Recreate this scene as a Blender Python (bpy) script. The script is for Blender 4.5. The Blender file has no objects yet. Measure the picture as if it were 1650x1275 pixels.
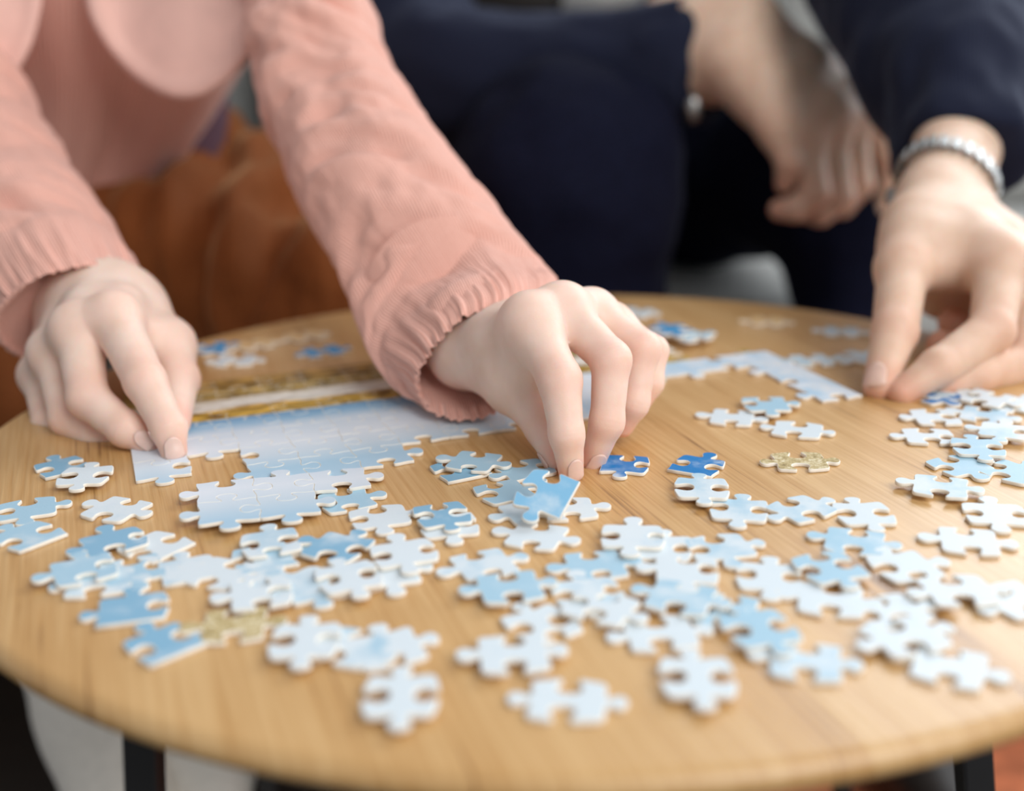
import bpy, bmesh, math, random
import numpy as np
from mathutils import Vector, Matrix, Euler, noise as mnoise

random.seed(7)
np.random.seed(7)
scene = bpy.context.scene
C = scene.collection

# ------------------------------------------------------------------ camera, light, exposure
TZ = 0.5                      # height of the table top
CAM_H = 0.167                 # camera above the table top
FPX = 1900.0
PITCH = math.radians(17.78)
ROLL = math.radians(-1.29)
CAMLOC = Vector((0, 0, TZ + CAM_H))

cam_d = bpy.data.cameras.new('camera')
cam = bpy.data.objects.new('camera', cam_d)
C.objects.link(cam)
cam.matrix_world = Matrix.Translation(CAMLOC) @ Matrix.Rotation(math.pi/2 - PITCH, 4, 'X') @ Matrix.Rotation(ROLL, 4, 'Z')
cam_d.sensor_width = 36
cam_d.lens = FPX/1650*36
cam_d.clip_start = 0.01
cam_d.dof.use_dof = True
cam_d.dof.focus_distance = 0.442
cam_d.dof.aperture_fstop = 3.7
scene.camera = cam

world = bpy.data.worlds.new('world')
scene.world = world
world.use_nodes = True
bg = world.node_tree.nodes['Background']
bg.inputs['Color'].default_value = (0.92, 0.96, 1.0, 1)
bg.inputs['Strength'].default_value = 0.37

def area_light(name, loc, target, sx, sy, power, col):
    l = bpy.data.lights.new(name, 'AREA')
    l.shape = 'RECTANGLE'; l.size = sx; l.size_y = sy; l.energy = power; l.color = col
    o = bpy.data.objects.new(name, l)
    C.objects.link(o)
    o.location = loc
    o.rotation_euler = (Vector(target) - Vector(loc)).to_track_quat('-Z', 'Y').to_euler()
    return o
# tall window behind and right of the sofa; fill lamp added behind the camera
area_light('window_light_right', (1.45, 1.9, 1.6), (0, .5, .5), 2.0, 1.5, 50, (.90, .95, 1.0))
area_light('front_fill_light', (1.25, -1.0, 2.0), (0, .5, .5), 1.6, 1.6, 47, (1.0, .985, .97))

vs = scene.view_settings
vs.view_transform = 'Standard'
vs.look = 'None'
vs.exposure = 0.08
vs.gamma = 1.0
vs.use_curve_mapping = False

# ------------------------------------------------------------------ picking points in the room
_cr, _sr = math.cos(ROLL), math.sin(ROLL)
_cp, _sp = math.cos(PITCH), math.sin(PITCH)
def ray(x, y):
    u = (x-825)/FPX; v = -(y-637.5)/FPX
    u, v = _cr*u-_sr*v, _sr*u+_cr*v
    return Vector((u, _cp+v*_sp, -_sp+v*_cp))
def J(x, y, Y):
    "point seen at (x, y) that lies at the room depth Y"
    d = ray(x, y)
    return CAMLOC + d*(Y/d.y)
def T(x, y, z=0.0):
    "point on the table (z above the top) seen at (x, y)"
    d = ray(x, y)
    return CAMLOC + d*((CAM_H-z)/-d.z)

# ------------------------------------------------------------------ object helpers
def link(o, parent=None):
    C.objects.link(o)
    if parent is not None:
        o.parent = parent
    return o
def tag(o, label=None, cat=None, group=None, kind=None):
    if label: o['label'] = label
    if cat: o['category'] = cat
    if group: o['group'] = group
    if kind: o['kind'] = kind
    return o
def empty(name, loc=(0, 0, 0), rz=0):
    o = bpy.data.objects.new(name, None)
    o.empty_display_size = .03
    o.location = loc; o.rotation_euler = (0, 0, rz)
    return link(o)
def meshobj(name, verts, faces, mat, parent=None, smooth=True, local=None):
    "verts are world points; local = parent location to subtract"
    me = bpy.data.meshes.new(name)
    if parent is not None and local is None:
        local = parent.location
    if local is not None:
        verts = [tuple(Vector(v)-Vector(local)) for v in verts]
    else:
        verts = [tuple(v) for v in verts]
    me.from_pydata(verts, [], [tuple(int(i) for i in f) for f in faces])
    me.update()
    if smooth:
        me.polygons.foreach_set('use_smooth', [True]*len(me.polygons))
    for m in (mat if isinstance(mat, (list, tuple)) else [mat]):
        me.materials.append(m)
    o = bpy.data.objects.new(name, me)
    return link(o, parent)

# ------------------------------------------------------------------ material helpers
def new_mat(name):
    m = bpy.data.materials.new(name); m.use_nodes = True
    nt = m.node_tree
    b = nt.nodes['Principled BSDF']
    return m, nt, b
def N(nt, kind, **kw):
    n = nt.nodes.new(kind)
    for k, v in kw.items():
        if k in n.inputs.keys() if hasattr(n.inputs, 'keys') else False:
            n.inputs[k].default_value = v
        else:
            setattr(n, k, v)
    return n
def ramp(nt, stops, interp='LINEAR'):
    n = nt.nodes.new('ShaderNodeValToRGB')
    n.color_ramp.interpolation = interp
    el = n.color_ramp.elements
    while len(el) > 1: el.remove(el[-1])
    el[0].position = stops[0][0]; el[0].color = (*stops[0][1], 1)
    for p, c in stops[1:]:
        e = el.new(p); e.color = (*c, 1)
    return n
def simple_mat(name, col, rough=.6, var=.12, scale=60, bump=0.0, bscale=400, metal=0, sheen=0):
    m, nt, b = new_mat(name)
    L = nt.links
    tc = N(nt, 'ShaderNodeTexCoord')
    nz = N(nt, 'ShaderNodeTexNoise'); nz.inputs['Scale'].default_value = scale; nz.inputs['Detail'].default_value = 4
    L.new(tc.outputs['Object'], nz.inputs['Vector'])
    lo = tuple(c*(1-var) for c in col); hi = tuple(min(1, c*(1+var)) for c in col)
    r = ramp(nt, [(.3, lo), (.7, hi)])
    L.new(nz.outputs['Fac'], r.inputs['Fac'])
    L.new(r.outputs['Color'], b.inputs['Base Color'])
    b.inputs['Roughness'].default_value = rough
    b.inputs['Metallic'].default_value = metal
    if sheen:
        b.inputs['Sheen Weight'].default_value = sheen
    if bump:
        n2 = N(nt, 'ShaderNodeTexNoise'); n2.inputs['Scale'].default_value = bscale; n2.inputs['Detail'].default_value = 3
        L.new(tc.outputs['Object'], n2.inputs['Vector'])
        bp = N(nt, 'ShaderNodeBump'); bp.inputs['Strength'].default_value = bump; bp.inputs['Distance'].default_value = .001
        L.new(n2.outputs['Fac'], bp.inputs['Height'])
        L.new(bp.outputs['Normal'], b.inputs['Normal'])
    return m
GRAIN = math.radians(19.5)    # the boards of the table and the puzzle share one direction

# ------------------------------------------------------------------ the room
def box(name, lo, hi, mat, parent=None, bevel=0, smooth=False):
    bm = bmesh.new()
    bmesh.ops.create_cube(bm, size=1)
    lo, hi = Vector(lo), Vector(hi)
    for v in bm.verts:
        v.co = Vector(((v.co.x+.5)*(hi.x-lo.x)+lo.x, (v.co.y+.5)*(hi.y-lo.y)+lo.y, (v.co.z+.5)*(hi.z-lo.z)+lo.z))
    if bevel:
        bmesh.ops.bevel(bm, geom=bm.edges[:], offset=bevel, segments=4, profile=.5, affect='EDGES')
    if parent is not None:
        bmesh.ops.translate(bm, verts=bm.verts[:], vec=-parent.location)
    me = bpy.data.meshes.new(name); bm.to_mesh(me); bm.free()
    me.polygons.foreach_set('use_smooth', [bool(bevel)]*len(me.polygons))
    me.materials.append(mat)
    return link(bpy.data.objects.new(name, me), parent)
def wood_mat(name, cols, rot, sc=1.0, rough=.4, bump=.35):
    m, nt, b = new_mat(name); L = nt.links
    tc = N(nt, 'ShaderNodeTexCoord')
    mp = N(nt, 'ShaderNodeMapping'); mp.inputs['Rotation'].default_value = (0, 0, -rot)
    L.new(tc.outputs['Object'], mp.inputs['Vector'])
    st = N(nt, 'ShaderNodeMapping'); st.inputs['Scale'].default_value = (55*sc, 3.2*sc, 20*sc)
    L.new(mp.outputs['Vector'], st.inputs['Vector'])
    # slow waviness of the growth rings
    n0 = N(nt, 'ShaderNodeTexNoise'); n0.inputs['Scale'].default_value = .7; n0.inputs['Detail'].default_value = 2
    L.new(st.outputs['Vector'], n0.inputs['Vector'])
    n1 = N(nt, 'ShaderNodeTexNoise'); n1.inputs['Scale'].default_value = 2.2; n1.inputs['Detail'].default_value = 6; n1.inputs['Roughness'].default_value = .65
    L.new(st.outputs['Vector'], n1.inputs['Vector'])
    fine = N(nt, 'ShaderNodeMapping'); fine.inputs['Scale'].default_value = (380*sc, 9*sc, 60*sc)
    L.new(mp.outputs['Vector'], fine.inputs['Vector'])
    n2 = N(nt, 'ShaderNodeTexNoise'); n2.inputs['Scale'].default_value = 1.6; n2.inputs['Detail'].default_value = 4
    L.new(fine.outputs['Vector'], n2.inputs['Vector'])
    a = N(nt, 'ShaderNodeMath', operation='MULTIPLY'); a.inputs[1].default_value = .45
    L.new(n0.outputs['Fac'], a.inputs[0])
    a2 = N(nt, 'ShaderNodeMath', operation='MULTIPLY_ADD'); a2.inputs[1].default_value = .4
    L.new(n1.outputs['Fac'], a2.inputs[0]); L.new(a.outputs[0], a2.inputs[2])
    a3 = N(nt, 'ShaderNodeMath', operation='MULTIPLY_ADD'); a3.inputs[1].default_value = .5
    L.new(n2.outputs['Fac'], a3.inputs[0]); L.new(a2.outputs[0], a3.inputs[2])
    r = ramp(nt, [(.48, cols[0]), (.585, cols[1]), (.78, cols[2])])
    L.new(a3.outputs[0], r.inputs['Fac'])
    L.new(r.outputs['Color'], b.inputs['Base Color'])
    b.inputs['Roughness'].default_value = rough
    bp = N(nt, 'ShaderNodeBump'); bp.inputs['Strength'].default_value = bump; bp.inputs['Distance'].default_value = .0006
    L.new(n2.outputs['Fac'], bp.inputs['Height']); L.new(bp.outputs['Normal'], b.inputs['Normal'])
    return m
M = {}
M['oak'] = wood_mat('oak', [(.20, .09, .026), (.52, .285, .10), (.64, .40, .175)], GRAIN, rough=.33)
M['oak'].node_tree.nodes['Principled BSDF'].inputs['Specular IOR Level'].default_value = .7
M['floor'] = wood_mat('dark_floor', [(.012, .008, .006), (.022, .014, .01), (.035, .022, .015)], math.pi/2, .4, .45)
M['black_metal'] = simple_mat('black_metal', (.012, .012, .013), .45)
M['wall'] = simple_mat('plaster', (.62, .62, .60), .9, .04, 5)
M['sofa'] = simple_mat('grey_sofa_fabric', (.42, .42, .40), .95, .12, 160, .5, 900, sheen=.2)
M['rug'] = simple_mat('terracotta_rug', (.66, .20, .09), 1.0, .3, 60, .8, 500)

o = box('floor', (-2.2, -1.2, -.05), (2.2, 2.4, 0), M['floor']); tag(o, kind='structure')
o = box('wall_back', (-2.2, 2.4, -.05), (2.2, 2.5, 2.7), M['wall']); tag(o, kind='structure')
rug = box('rug', (.2, .62, 0), (1.5, 1.02, .012), M['rug'], bevel=.005)
tag(rug, 'terracotta woven rug on the floor at the lower right', 'rug')

# ---- sofa
sofa = empty('sofa', (0, 1.5, 0))
tag(sofa, 'light grey fabric sofa behind the table', 'sofa')
box('base', (-1.25, 1.08, .13), (1.25, 1.9, .27), M['sofa'], sofa, .02)
for i, (a, b_) in enumerate(((-1.02, -.34), (-.335, .335), (.34, 1.02))):
    box('seat_cushion', (a, 1.06, .27), (b_, 1.62, .41), M['sofa'], sofa, .035)
    box('back_cushion', (a, 1.62, .38), (b_, 1.84, .86), M['sofa'], sofa, .06)
box('backrest', (-1.25, 1.80, .25), (1.25, 1.98, .82), M['sofa'], sofa, .04)
for s in (-1, 1):
    box('armrest', (min(s*1.03, s*1.25), 1.03, .25), (max(s*1.03, s*1.25), 1.9, .62), M['sofa'], sofa, .05)
    for yy in (1.1, 1.82):
        box('leg', (s*1.15-.02, yy-.02, 0), (s*1.15+.02, yy+.02, .14), M['black_metal'], sofa, .004)

# ---- table
TC = Vector((0.0214, 0.480, 0)); TR = .25
table = empty('coffee_table', TC)
tag(table, 'round light oak coffee table with black metal legs, covered in puzzle pieces', 'table')
def lathe(name, prof, mat, parent, n=160, loc=(0, 0, 0)):
    vs_, fs = [], []
    m = len(prof)
    for i in range(n):
        a = 2*math.pi*i/n
        for r_, z in prof:
            vs_.append((r_*math.cos(a)+loc[0], r_*math.sin(a)+loc[1], z+loc[2]))
    for i in range(n):
        j = (i+1) % n
        for k in range(m-1):
            fs.append((i*m+k, j*m+k, j*m+k+1, i*m+k+1))
    fs.append([i*m for i in range(n)][::-1]); fs.append([i*m+m-1 for i in range(n)])
    return meshobj(name, vs_, fs, mat, parent, True, (0, 0, 0))
prof = [(TR-.030, TZ-.0165), (TR-.006, TZ-.0085)]
for k in range(9):
    a = -math.pi/2.6+k*(math.pi/2.6+math.pi/2)/8
    prof.append((TR-.0045+.0045*math.cos(a), TZ-.0045+.0045*math.sin(a)))
top = lathe('tabletop', prof, M['oak'], table)
sm = top.modifiers.new('edge', 'EDGE_SPLIT'); sm.split_angle = math.radians(50)
lathe('under_ring', [(TR-.075, TZ-.028), (TR-.055, TZ-.028), (TR-.055, TZ-.0165), (TR-.075, TZ-.0165)], M['black_metal'], table, 64)
def bar(name, a, b_, w, t, mat, parent, side):
    a, b_ = Vector(a), Vector(b_); d = (b_-a).normalized()
    s = Vector(side); s = (s-d*s.dot(d)).normalized(); u = d.cross(s)
    vs_ = []
    for p in (a, b_):
        for x, y in ((-1, -1), (1, -1), (1, 1), (-1, 1)):
            vs_.append(p+s*w/2*x+u*t/2*y)
    fs = [(3, 2, 1, 0), (4, 5, 6, 7)]+[(i, (i+1) % 4, 4+(i+1) % 4, 4+i) for i in range(4)]
    o = meshobj(name, vs_, fs, mat, parent, False)
    bv = o.modifiers.new('bevel', 'BEVEL'); bv.width = .0012; bv.segments = 2
    return o
for (px, py, Yt, px2, py2) in ((238, 1150, .315, 235, 1275), (1528, 1195, .345, 1540, 1275)):
    a = J(px, py, Yt); a.z = TZ-.017
    r_ = (Vector((a.x, a.y, 0))-TC).normalized()
    b_ = Vector((TC.x, TC.y, 0))+r_*.262; b_.z = 0.0
    bar('leg', a, b_, .0105, .0105, M['black_metal'], table, (1, 0, 0))
for ang in (40, 140):
    r_ = Vector((math.cos(math.radians(ang)), math.sin(math.radians(ang)), 0))
    a = TC+r_*.2; a.z = TZ-.017; b_ = TC+r_*.262; b_.z = 0
    bar('leg', a, b_, .0105, .0105, M['black_metal'], table, (1, 0, 0))
# ------------------------------------------------------------------ jigsaw puzzle
PITCH_P = .0205
PT = .0014
SIDE = [(0, 0), (.13, .004), (.28, -.024), (.375, -.034), (.402, -.005), (.384, .06), (.338, .13), (.325, .20), (.36, .265), (.425, .302), (.5, .312)]
SIDE = SIDE + [(1-x, y) for x, y in SIDE[-2::-1]]
def crom(pts, n):
    out = []
    P = [pts[0]]+list(pts)+[pts[-1]]
    for i in range(1, len(P)-2):
        for k in range(n):
            t = k/n
            out.append(tuple(.5*((2*P[i][c])+(-P[i-1][c]+P[i+1][c])*t+(2*P[i-1][c]-5*P[i][c]+4*P[i+1][c]-P[i+2][c])*t*t+(-P[i-1][c]+3*P[i][c]-3*P[i+1][c]+P[i+2][c])*t**3) for c in range(len(pts[0]))))
    out.append(tuple(pts[-1]))
    return out
SIDE_S = crom(SIDE, 2)
def side_curve(a, b, kind, jit=(0, 0, 1.0)):
    "outline from corner a to b, outward = right hand of a->b"
    a, b = Vector(a), Vector(b)
    d = b-a; L_ = d.length; out = Vector((d.y, -d.x))/L_
    if kind == 0:
        return [a+d*t for t in (0, .25, .5, .75)]
    res = []
    sh, bow, hs = jit
    for (x, y) in SIDE_S[:-1]:
        w = math.sin(math.pi*x)
        res.append(a+d*(x+sh*w)+out*(L_*kind*y*hs+bow*L_*w))
    return res
def piece_outline(w, h, code, jits=None):
    c = [(-w/2, -h/2), (w/2, -h/2), (w/2, h/2), (-w/2, h/2)]
    n, e, s, wd = code
    jits = jits or [(0, 0, 1)]*4
    pts = []
    for a, b, k, jt in ((0, 1, s, jits[2]), (1, 2, e, jits[1]), (2, 3, n, jits[0]), (3, 0, wd, jits[3])):
        pts += side_curve(c[a], c[b], k, jt)
    return pts
def soften(pts, keep):
    for _ in range(3):
        pts = [p if i in keep else (pts[i-1]+p*2+pts[(i+1) % len(pts)])/4 for i, p in enumerate(pts)]
    return pts
def outline_mesh(name, pts, mats, shrink=0.0, t=PT, uvf=None, curl=0.0, bv=.00028):
    n = len(pts)
    nor = []
    for i in range(n):
        d = (pts[(i+1) % n]-pts[i-1]).normalized()
        nor.append(Vector((d.y, -d.x)))
    rings = []
    for inset, z in ((shrink+.0001, 0), (shrink, .0002), (shrink, t-bv), (shrink+bv*.45, t-bv*.3), (shrink+bv, t)):
        rings.append([(p.x-nn.x*inset, p.y-nn.y*inset, z) for p, nn in zip(pts, nor)])
    verts = [v for r_ in rings for v in r_]
    if curl:
        verts = [(x, y, z+curl*(x*x+y*y)/.0002) for x, y, z in verts]
    faces = [list(range(n))[::-1], list(range(4*n, 5*n))]
    for k in range(4):
        for i in range(n):
            j = (i+1) % n
            faces.append((k*n+i, k*n+j, (k+1)*n+j, (k+1)*n+i))
    me = bpy.data.meshes.new(name)
    me.from_pydata(verts, [], faces)
    for m in mats: me.materials.append(m)
    mi = [1]*len(faces); mi[1] = 0
    me.polygons.foreach_set('material_index', mi)
    sm_ = [True]*len(faces); sm_[0] = sm_[1] = False
    me.polygons.foreach_set('use_smooth', sm_)
    if uvf:
        uv = me.uv_layers.new(name='UVMap')
        for lp in me.loops:
            co = me.vertices[lp.vertex_index].co
            uv.data[lp.index].uv = uvf(co.x, co.y)
    me.update()
    return me

# ---- materials
def card_mat():
    return simple_mat('cardboard_edge', (.84, .79, .70), .8, .06, 300)
def sky_print():
    m, nt, b = new_mat('printed_sky'); L = nt.links
    tc = N(nt, 'ShaderNodeTexCoord'); oi = N(nt, 'ShaderNodeObjectInfo')
    off = N(nt, 'ShaderNodeVectorMath', operation='MULTIPLY_ADD')
    cmb = N(nt, 'ShaderNodeCombineXYZ')
    for k in range(3):
        mu = N(nt, 'ShaderNodeMath', operation='MULTIPLY'); mu.inputs[1].default_value = (37.1, 91.7, 53.3)[k]
        L.new(oi.outputs['Random'], mu.inputs[0]); L.new(mu.outputs[0], cmb.inputs[k])
    ad = N(nt, 'ShaderNodeVectorMath', operation='ADD')
    L.new(tc.outputs['Object'], ad.inputs[0]); L.new(cmb.outputs[0], ad.inputs[1])
    nz = N(nt, 'ShaderNodeTexNoise'); nz.inputs['Scale'].default_value = 58; nz.inputs['Detail'].default_value = 5; nz.inputs['Roughness'].default_value = .55
    L.new(ad.outputs[0], nz.inputs['Vector'])
    # object colour = the blue of this piece, alpha = how much of it is blue
    th = N(nt, 'ShaderNodeMapRange'); th.interpolation_type = 'SMOOTHSTEP'
    L.new(nz.outputs['Fac'], th.inputs['Value'])
    lo = N(nt, 'ShaderNodeMath', operation='MULTIPLY_ADD'); lo.inputs[1].default_value = -.62; lo.inputs[2].default_value = .66
    L.new(oi.outputs['Alpha'], lo.inputs[0])
    hi = N(nt, 'ShaderNodeMath', operation='ADD'); hi.inputs[1].default_value = .3
    L.new(lo.outputs[0], hi.inputs[0])
    L.new(lo.outputs[0], th.inputs['From Min']); L.new(hi.outputs[0], th.inputs['From Max'])
    mx = N(nt, 'ShaderNodeMix', data_type='RGBA')
    mx.inputs['A'].default_value = (.67, .75, .80, 1)
    L.new(th.outputs['Result'], mx.inputs['Factor'])
    L.new(oi.outputs['Color'], mx.inputs['B'])
    L.new(mx.outputs['Result'], b.inputs['Base Color'])
    b.inputs['Roughness'].default_value = .38
    b.inputs['Specular IOR Level'].default_value = .35
    n2 = N(nt, 'ShaderNodeTexNoise'); n2.inputs['Scale'].default_value = 900
    L.new(tc.outputs['Object'], n2.inputs['Vector'])
    bp = N(nt, 'ShaderNodeBump'); bp.inputs['Strength'].default_value = .12; bp.inputs['Distance'].default_value = .0004
    L.new(n2.outputs['Fac'], bp.inputs['Height']); L.new(bp.outputs['Normal'], b.inputs['Normal'])
    return m
def gold_print(name, stops, sc):
    m, nt, b = new_mat(name); L = nt.links
    tc = N(nt, 'ShaderNodeTexCoord')
    nz = N(nt, 'ShaderNodeTexNoise'); nz.inputs['Scale'].default_value = sc; nz.inputs['Detail'].default_value = 6; nz.inputs['Roughness'].default_value = .8
    L.new(tc.outputs['Object'], nz.inputs['Vector'])
    r = ramp(nt, stops); L.new(nz.outputs['Fac'], r.inputs['Fac'])
    L.new(r.outputs['Color'], b.inputs['Base Color'])
    b.inputs['Roughness'].default_value = .4
    return m
M['card'] = card_mat()
M['sky'] = sky_print()
M['gold'] = gold_print('printed_golden_field', [(.32, (.16, .10, .02)), (.5, (.55, .43, .20)), (.66, (.85, .80, .62))], 420)
M['tan'] = gold_print('printed_tan_field', [(.3, (.55, .33, .12)), (.5, (.72, .48, .22)), (.7, (.82, .66, .42))], 160)

def puzzle_print():
    "picture on the assembled puzzle; UV = metres along and down from the far border"
    m, nt, b = new_mat('printed_landscape'); L = nt.links
    uv = N(nt, 'ShaderNodeUVMap'); uv.uv_map = 'UVMap'
    sp = N(nt, 'ShaderNodeSeparateXYZ'); L.new(uv.outputs['UV'], sp.inputs[0])
    wob = N(nt, 'ShaderNodeTexNoise'); wob.inputs['Scale'].default_value = 34; wob.inputs['Detail'].default_value = 5
    L.new(uv.outputs['UV'], wob.inputs['Vector'])
    w1 = N(nt, 'ShaderNodeMath', operation='MULTIPLY_ADD'); w1.inputs[1].default_value = .010; w1.inputs[2].default_value = -.005
    L.new(wob.outputs['Fac'], w1.inputs[0])
    ad = N(nt, 'ShaderNodeMath', operation='ADD'); L.new(sp.outputs['Y'], ad.inputs[0]); L.new(w1.outputs[0], ad.inputs[1])
    sc = N(nt, 'ShaderNodeMath', operation='MULTIPLY'); sc.inputs[1].default_value = 5.0   # .2 m -> 1
    L.new(ad.outputs[0], sc.inputs[0])
    W = (.74, .80, .87)
    r = ramp(nt, [(0, (.46, .28, .08)), (.06, (.30, .18, .04)), (.12, (.42, .30, .09)), (.15, (.30, .20, .05)),
                  (.165, (.78, .74, .66)), (.225, (.80, .78, .74)), (.24, (.50, .30, .05)), (.30, (.52, .34, .06)),
                  (.312, (.16, .36, .58)), (.35, (.28, .50, .70)), (.40, (.62, .72, .82)), (.5, W),
                  (.58, (.60, .71, .80)), (.66, (.40, .60, .75)), (.8, (.45, .64, .80)), (1, (.6, .74, .85))])
    L.new(sc.outputs[0], r.inputs['Fac'])
    # the sky pales towards the right hand border
    fx = N(nt, 'ShaderNodeMapRange'); fx.inputs['From Min'].default_value = .14; fx.inputs['From Max'].default_value = .21
    L.new(sp.outputs['X'], fx.inputs['Value'])
    skyonly = N(nt, 'ShaderNodeMath', operation='GREATER_THAN'); skyonly.inputs[1].default_value = .306
    L.new(sc.outputs[0], skyonly.inputs[0])
    f2 = N(nt, 'ShaderNodeMath', operation='MULTIPLY'); L.new(fx.outputs['Result'], f2.inputs[0]); L.new(skyonly.outputs[0], f2.inputs[1])
    cl = N(nt, 'ShaderNodeTexNoise'); cl.inputs['Scale'].default_value = 60; cl.inputs['Detail'].default_value = 5
    L.new(uv.outputs['UV'], cl.inputs['Vector'])
    rc = ramp(nt, [(.42, W), (.62, (.48, .66, .82))]); L.new(cl.outputs['Fac'], rc.inputs['Fac'])
    mx = N(nt, 'ShaderNodeMix', data_type='RGBA'); L.new(f2.outputs[0], mx.inputs['Factor']); L.new(r.outputs['Color'], mx.inputs['A']); L.new(rc.outputs['Color'], mx.inputs['B'])
    # speckle of the far landscape
    sk = N(nt, 'ShaderNodeTexNoise'); sk.inputs['Scale'].default_value = 260; sk.inputs['Detail'].default_value = 4
    st = N(nt, 'ShaderNodeMapping'); st.inputs['Scale'].default_value = (.35, 1, 1); L.new(uv.outputs['UV'], st.inputs['Vector']); L.new(st.outputs['Vector'], sk.inputs['Vector'])
    rs = ramp(nt, [(.33, (.10, .08, .05)), (.5, (.5, .5, .5)), (.68, (.95, .9, .8))]); L.new(sk.outputs['Fac'], rs.inputs['Fac'])
    lf = N(nt, 'ShaderNodeMath', operation='LESS_THAN'); lf.inputs[1].default_value = .306; L.new(sc.outputs[0], lf.inputs[0])
    lf2 = N(nt, 'ShaderNodeMath', operation='MULTIPLY'); lf2.inputs[1].default_value = .95; L.new(lf.outputs[0], lf2.inputs[0])
    m2 = N(nt, 'ShaderNodeMix', data_type='RGBA', blend_type='OVERLAY'); L.new(lf2.outputs[0], m2.inputs['Factor']); L.new(mx.outputs['Result'], m2.inputs['A']); L.new(rs.outputs['Color'], m2.inputs['B'])
    L.new(m2.outputs['Result'], b.inputs['Base Color'])
    b.inputs['Roughness'].default_value = .34
    b.inputs['Specular IOR Level'].default_value = .4
    return m
M['landscape'] = puzzle_print()

# ---- the assembled part: a grid of interlocking pieces, far border and side borders straight
E1 = Vector((math.cos(GRAIN), math.sin(GRAIN))); E2 = Vector((-math.sin(GRAIN), math.cos(GRAIN)))
PO = E1*.004 + E2*.567          # far left corner of the puzzle
asm = empty('assembled_puzzle', (PO.x, PO.y, TZ), GRAIN)
tag(asm, 'large assembled part of the jigsaw puzzle, landscape along the far side and blue sky', 'puzzle')
PW, PH = .0209, .0205
NC, NR = 15, 8
present = {}
def rows_of(c):
    if c == 0: return range(0, 6)
    if c == 1: return range(0, 5)
    if c in (2, 3, 4): return range(0, 7)
    if c in (5, 6, 7): return range(0, 6)
    if c in (8, 9): return range(0, 6)
    if c == 10: return range(0, 5)
    if c == 11: return range(0, 4)
    if c == 12: return range(1, 4)
    if c == 13: return (3,)
    return (3, 4, 5, 6)
hs_ = {}; vs_k = {}
rnd = random.Random(11)
def hk(c, r):   # kind of the edge between row r and r+1 (1 = tab of the upper row into the lower)
    if (c, r) not in hs_: hs_[(c, r)] = (1 if (c+r) % 2 else -1) if rnd.random() < .86 else (-1 if (c+r) % 2 else 1)
    return hs_[(c, r)]
def vk(c, r):
    if (c, r) not in vs_k: vs_k[(c, r)] = (-1 if (c+r) % 2 else 1) if rnd.random() < .86 else (1 if (c+r) % 2 else -1)
    return vs_k[(c, r)]
def make_cell(c, r, root, mats, ncols=99, borders=True, uoff=(0, 0)):
    n_ = 0 if borders and r == 0 else -hk(c, r-1)
    s_ = hk(c, r)
    w_ = 0 if borders and c == 0 else -vk(c-1, r)
    e_ = 0 if borders and c == NC-1 else vk(c, r)
    cx, cy = (c+.5)*PW, -(r+.5)*PH
    pts = piece_outline(PW, PH, (n_, e_, s_, w_))
    me = outline_mesh('puzzle_piece', pts, mats, shrink=.00005, bv=.00013, uvf=lambda x, y: (cx+x+uoff[0], -(cy+y)+uoff[1]))
    o = bpy.data.objects.new('puzzle_piece', me)
    o.location = (cx, cy, 0)
    return link(o, root)
for c in range(NC):
    for r in rows_of(c):
        o = make_cell(c, r, asm, [M['landscape'], M['card']])
        o.rotation_euler = (rnd.uniform(-.004, .004), rnd.uniform(-.004, .004), 0)
        o.location.z = .0001

# ---- the small joined section in front of it
SEC = T(402, 826)
sec_ang = math.radians(15)
sec = empty('joined_section', (SEC.x, SEC.y, TZ+.0022), sec_ang)
sec.rotation_euler = (math.radians(-1.0), math.radians(1.0), sec_ang)
tag(sec, 'small joined group of pale sky pieces in front of the assembled puzzle', 'puzzle')
for (c, r) in ((20, 20), (21, 20), (20, 21), (21, 21), (22, 20)):
    o = make_cell(c, r, sec, [M['landscape'], M['card']], borders=False, uoff=(-19.0*PW, -15.6*PH))
    o.location = ((c-20.35)*PW, -(r-20.75)*PH, 0)

# ---- loose pieces
COL = {'w': ((.46, .63, .76), .14), 'p': ((.40, .59, .72), .42), 'l': ((.37, .575, .71), .74), 'm': ((.22, .44, .61), .82),
       'd': ((.01, .19, .50), .72), 'b': ((.06, .30, .58), .85)}
KEY = {'t': 1, 'b': -1, 'f': 0}
_mesh = {}
def loose_mesh(code, var, kind):
    k = (code, var, kind)
    if k not in _mesh:
        rr = random.Random(hash(code) % 1000 + var*31 if False else sum(map(ord, code))*7+var*31)
        w = .0186*rr.uniform(.92, 1.07); h = .0186*rr.uniform(.92, 1.07)
        jits = [(rr.uniform(-.06, .06), rr.uniform(-.04, .04), rr.uniform(.92, 1.12)) for _ in range(4)]
        pts = piece_outline(w, h, tuple(KEY[c] for c in code), jits)
        flat = [KEY[c] == 0 for c in code]; ns = len(SIDE_S)-1; keep = set(); q = 0
        for k_ in (2, 1, 0, 3):                     # corners that end a straight side stay crisp
            m_ = 4 if flat[k_] else ns
            if flat[k_]: keep.update((q, (q+m_)))
            q += m_
        pts = soften(pts, {k_ % len(pts) for k_ in keep})
        mats = [M['gold'] if kind == 'g' else M['tan'] if kind == 'n' else M['sky'], M['card']]
        _mesh[k] = outline_mesh('puzzle_piece', pts, mats, curl=.00006)
    return _mesh[k]
pieces = []
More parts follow.
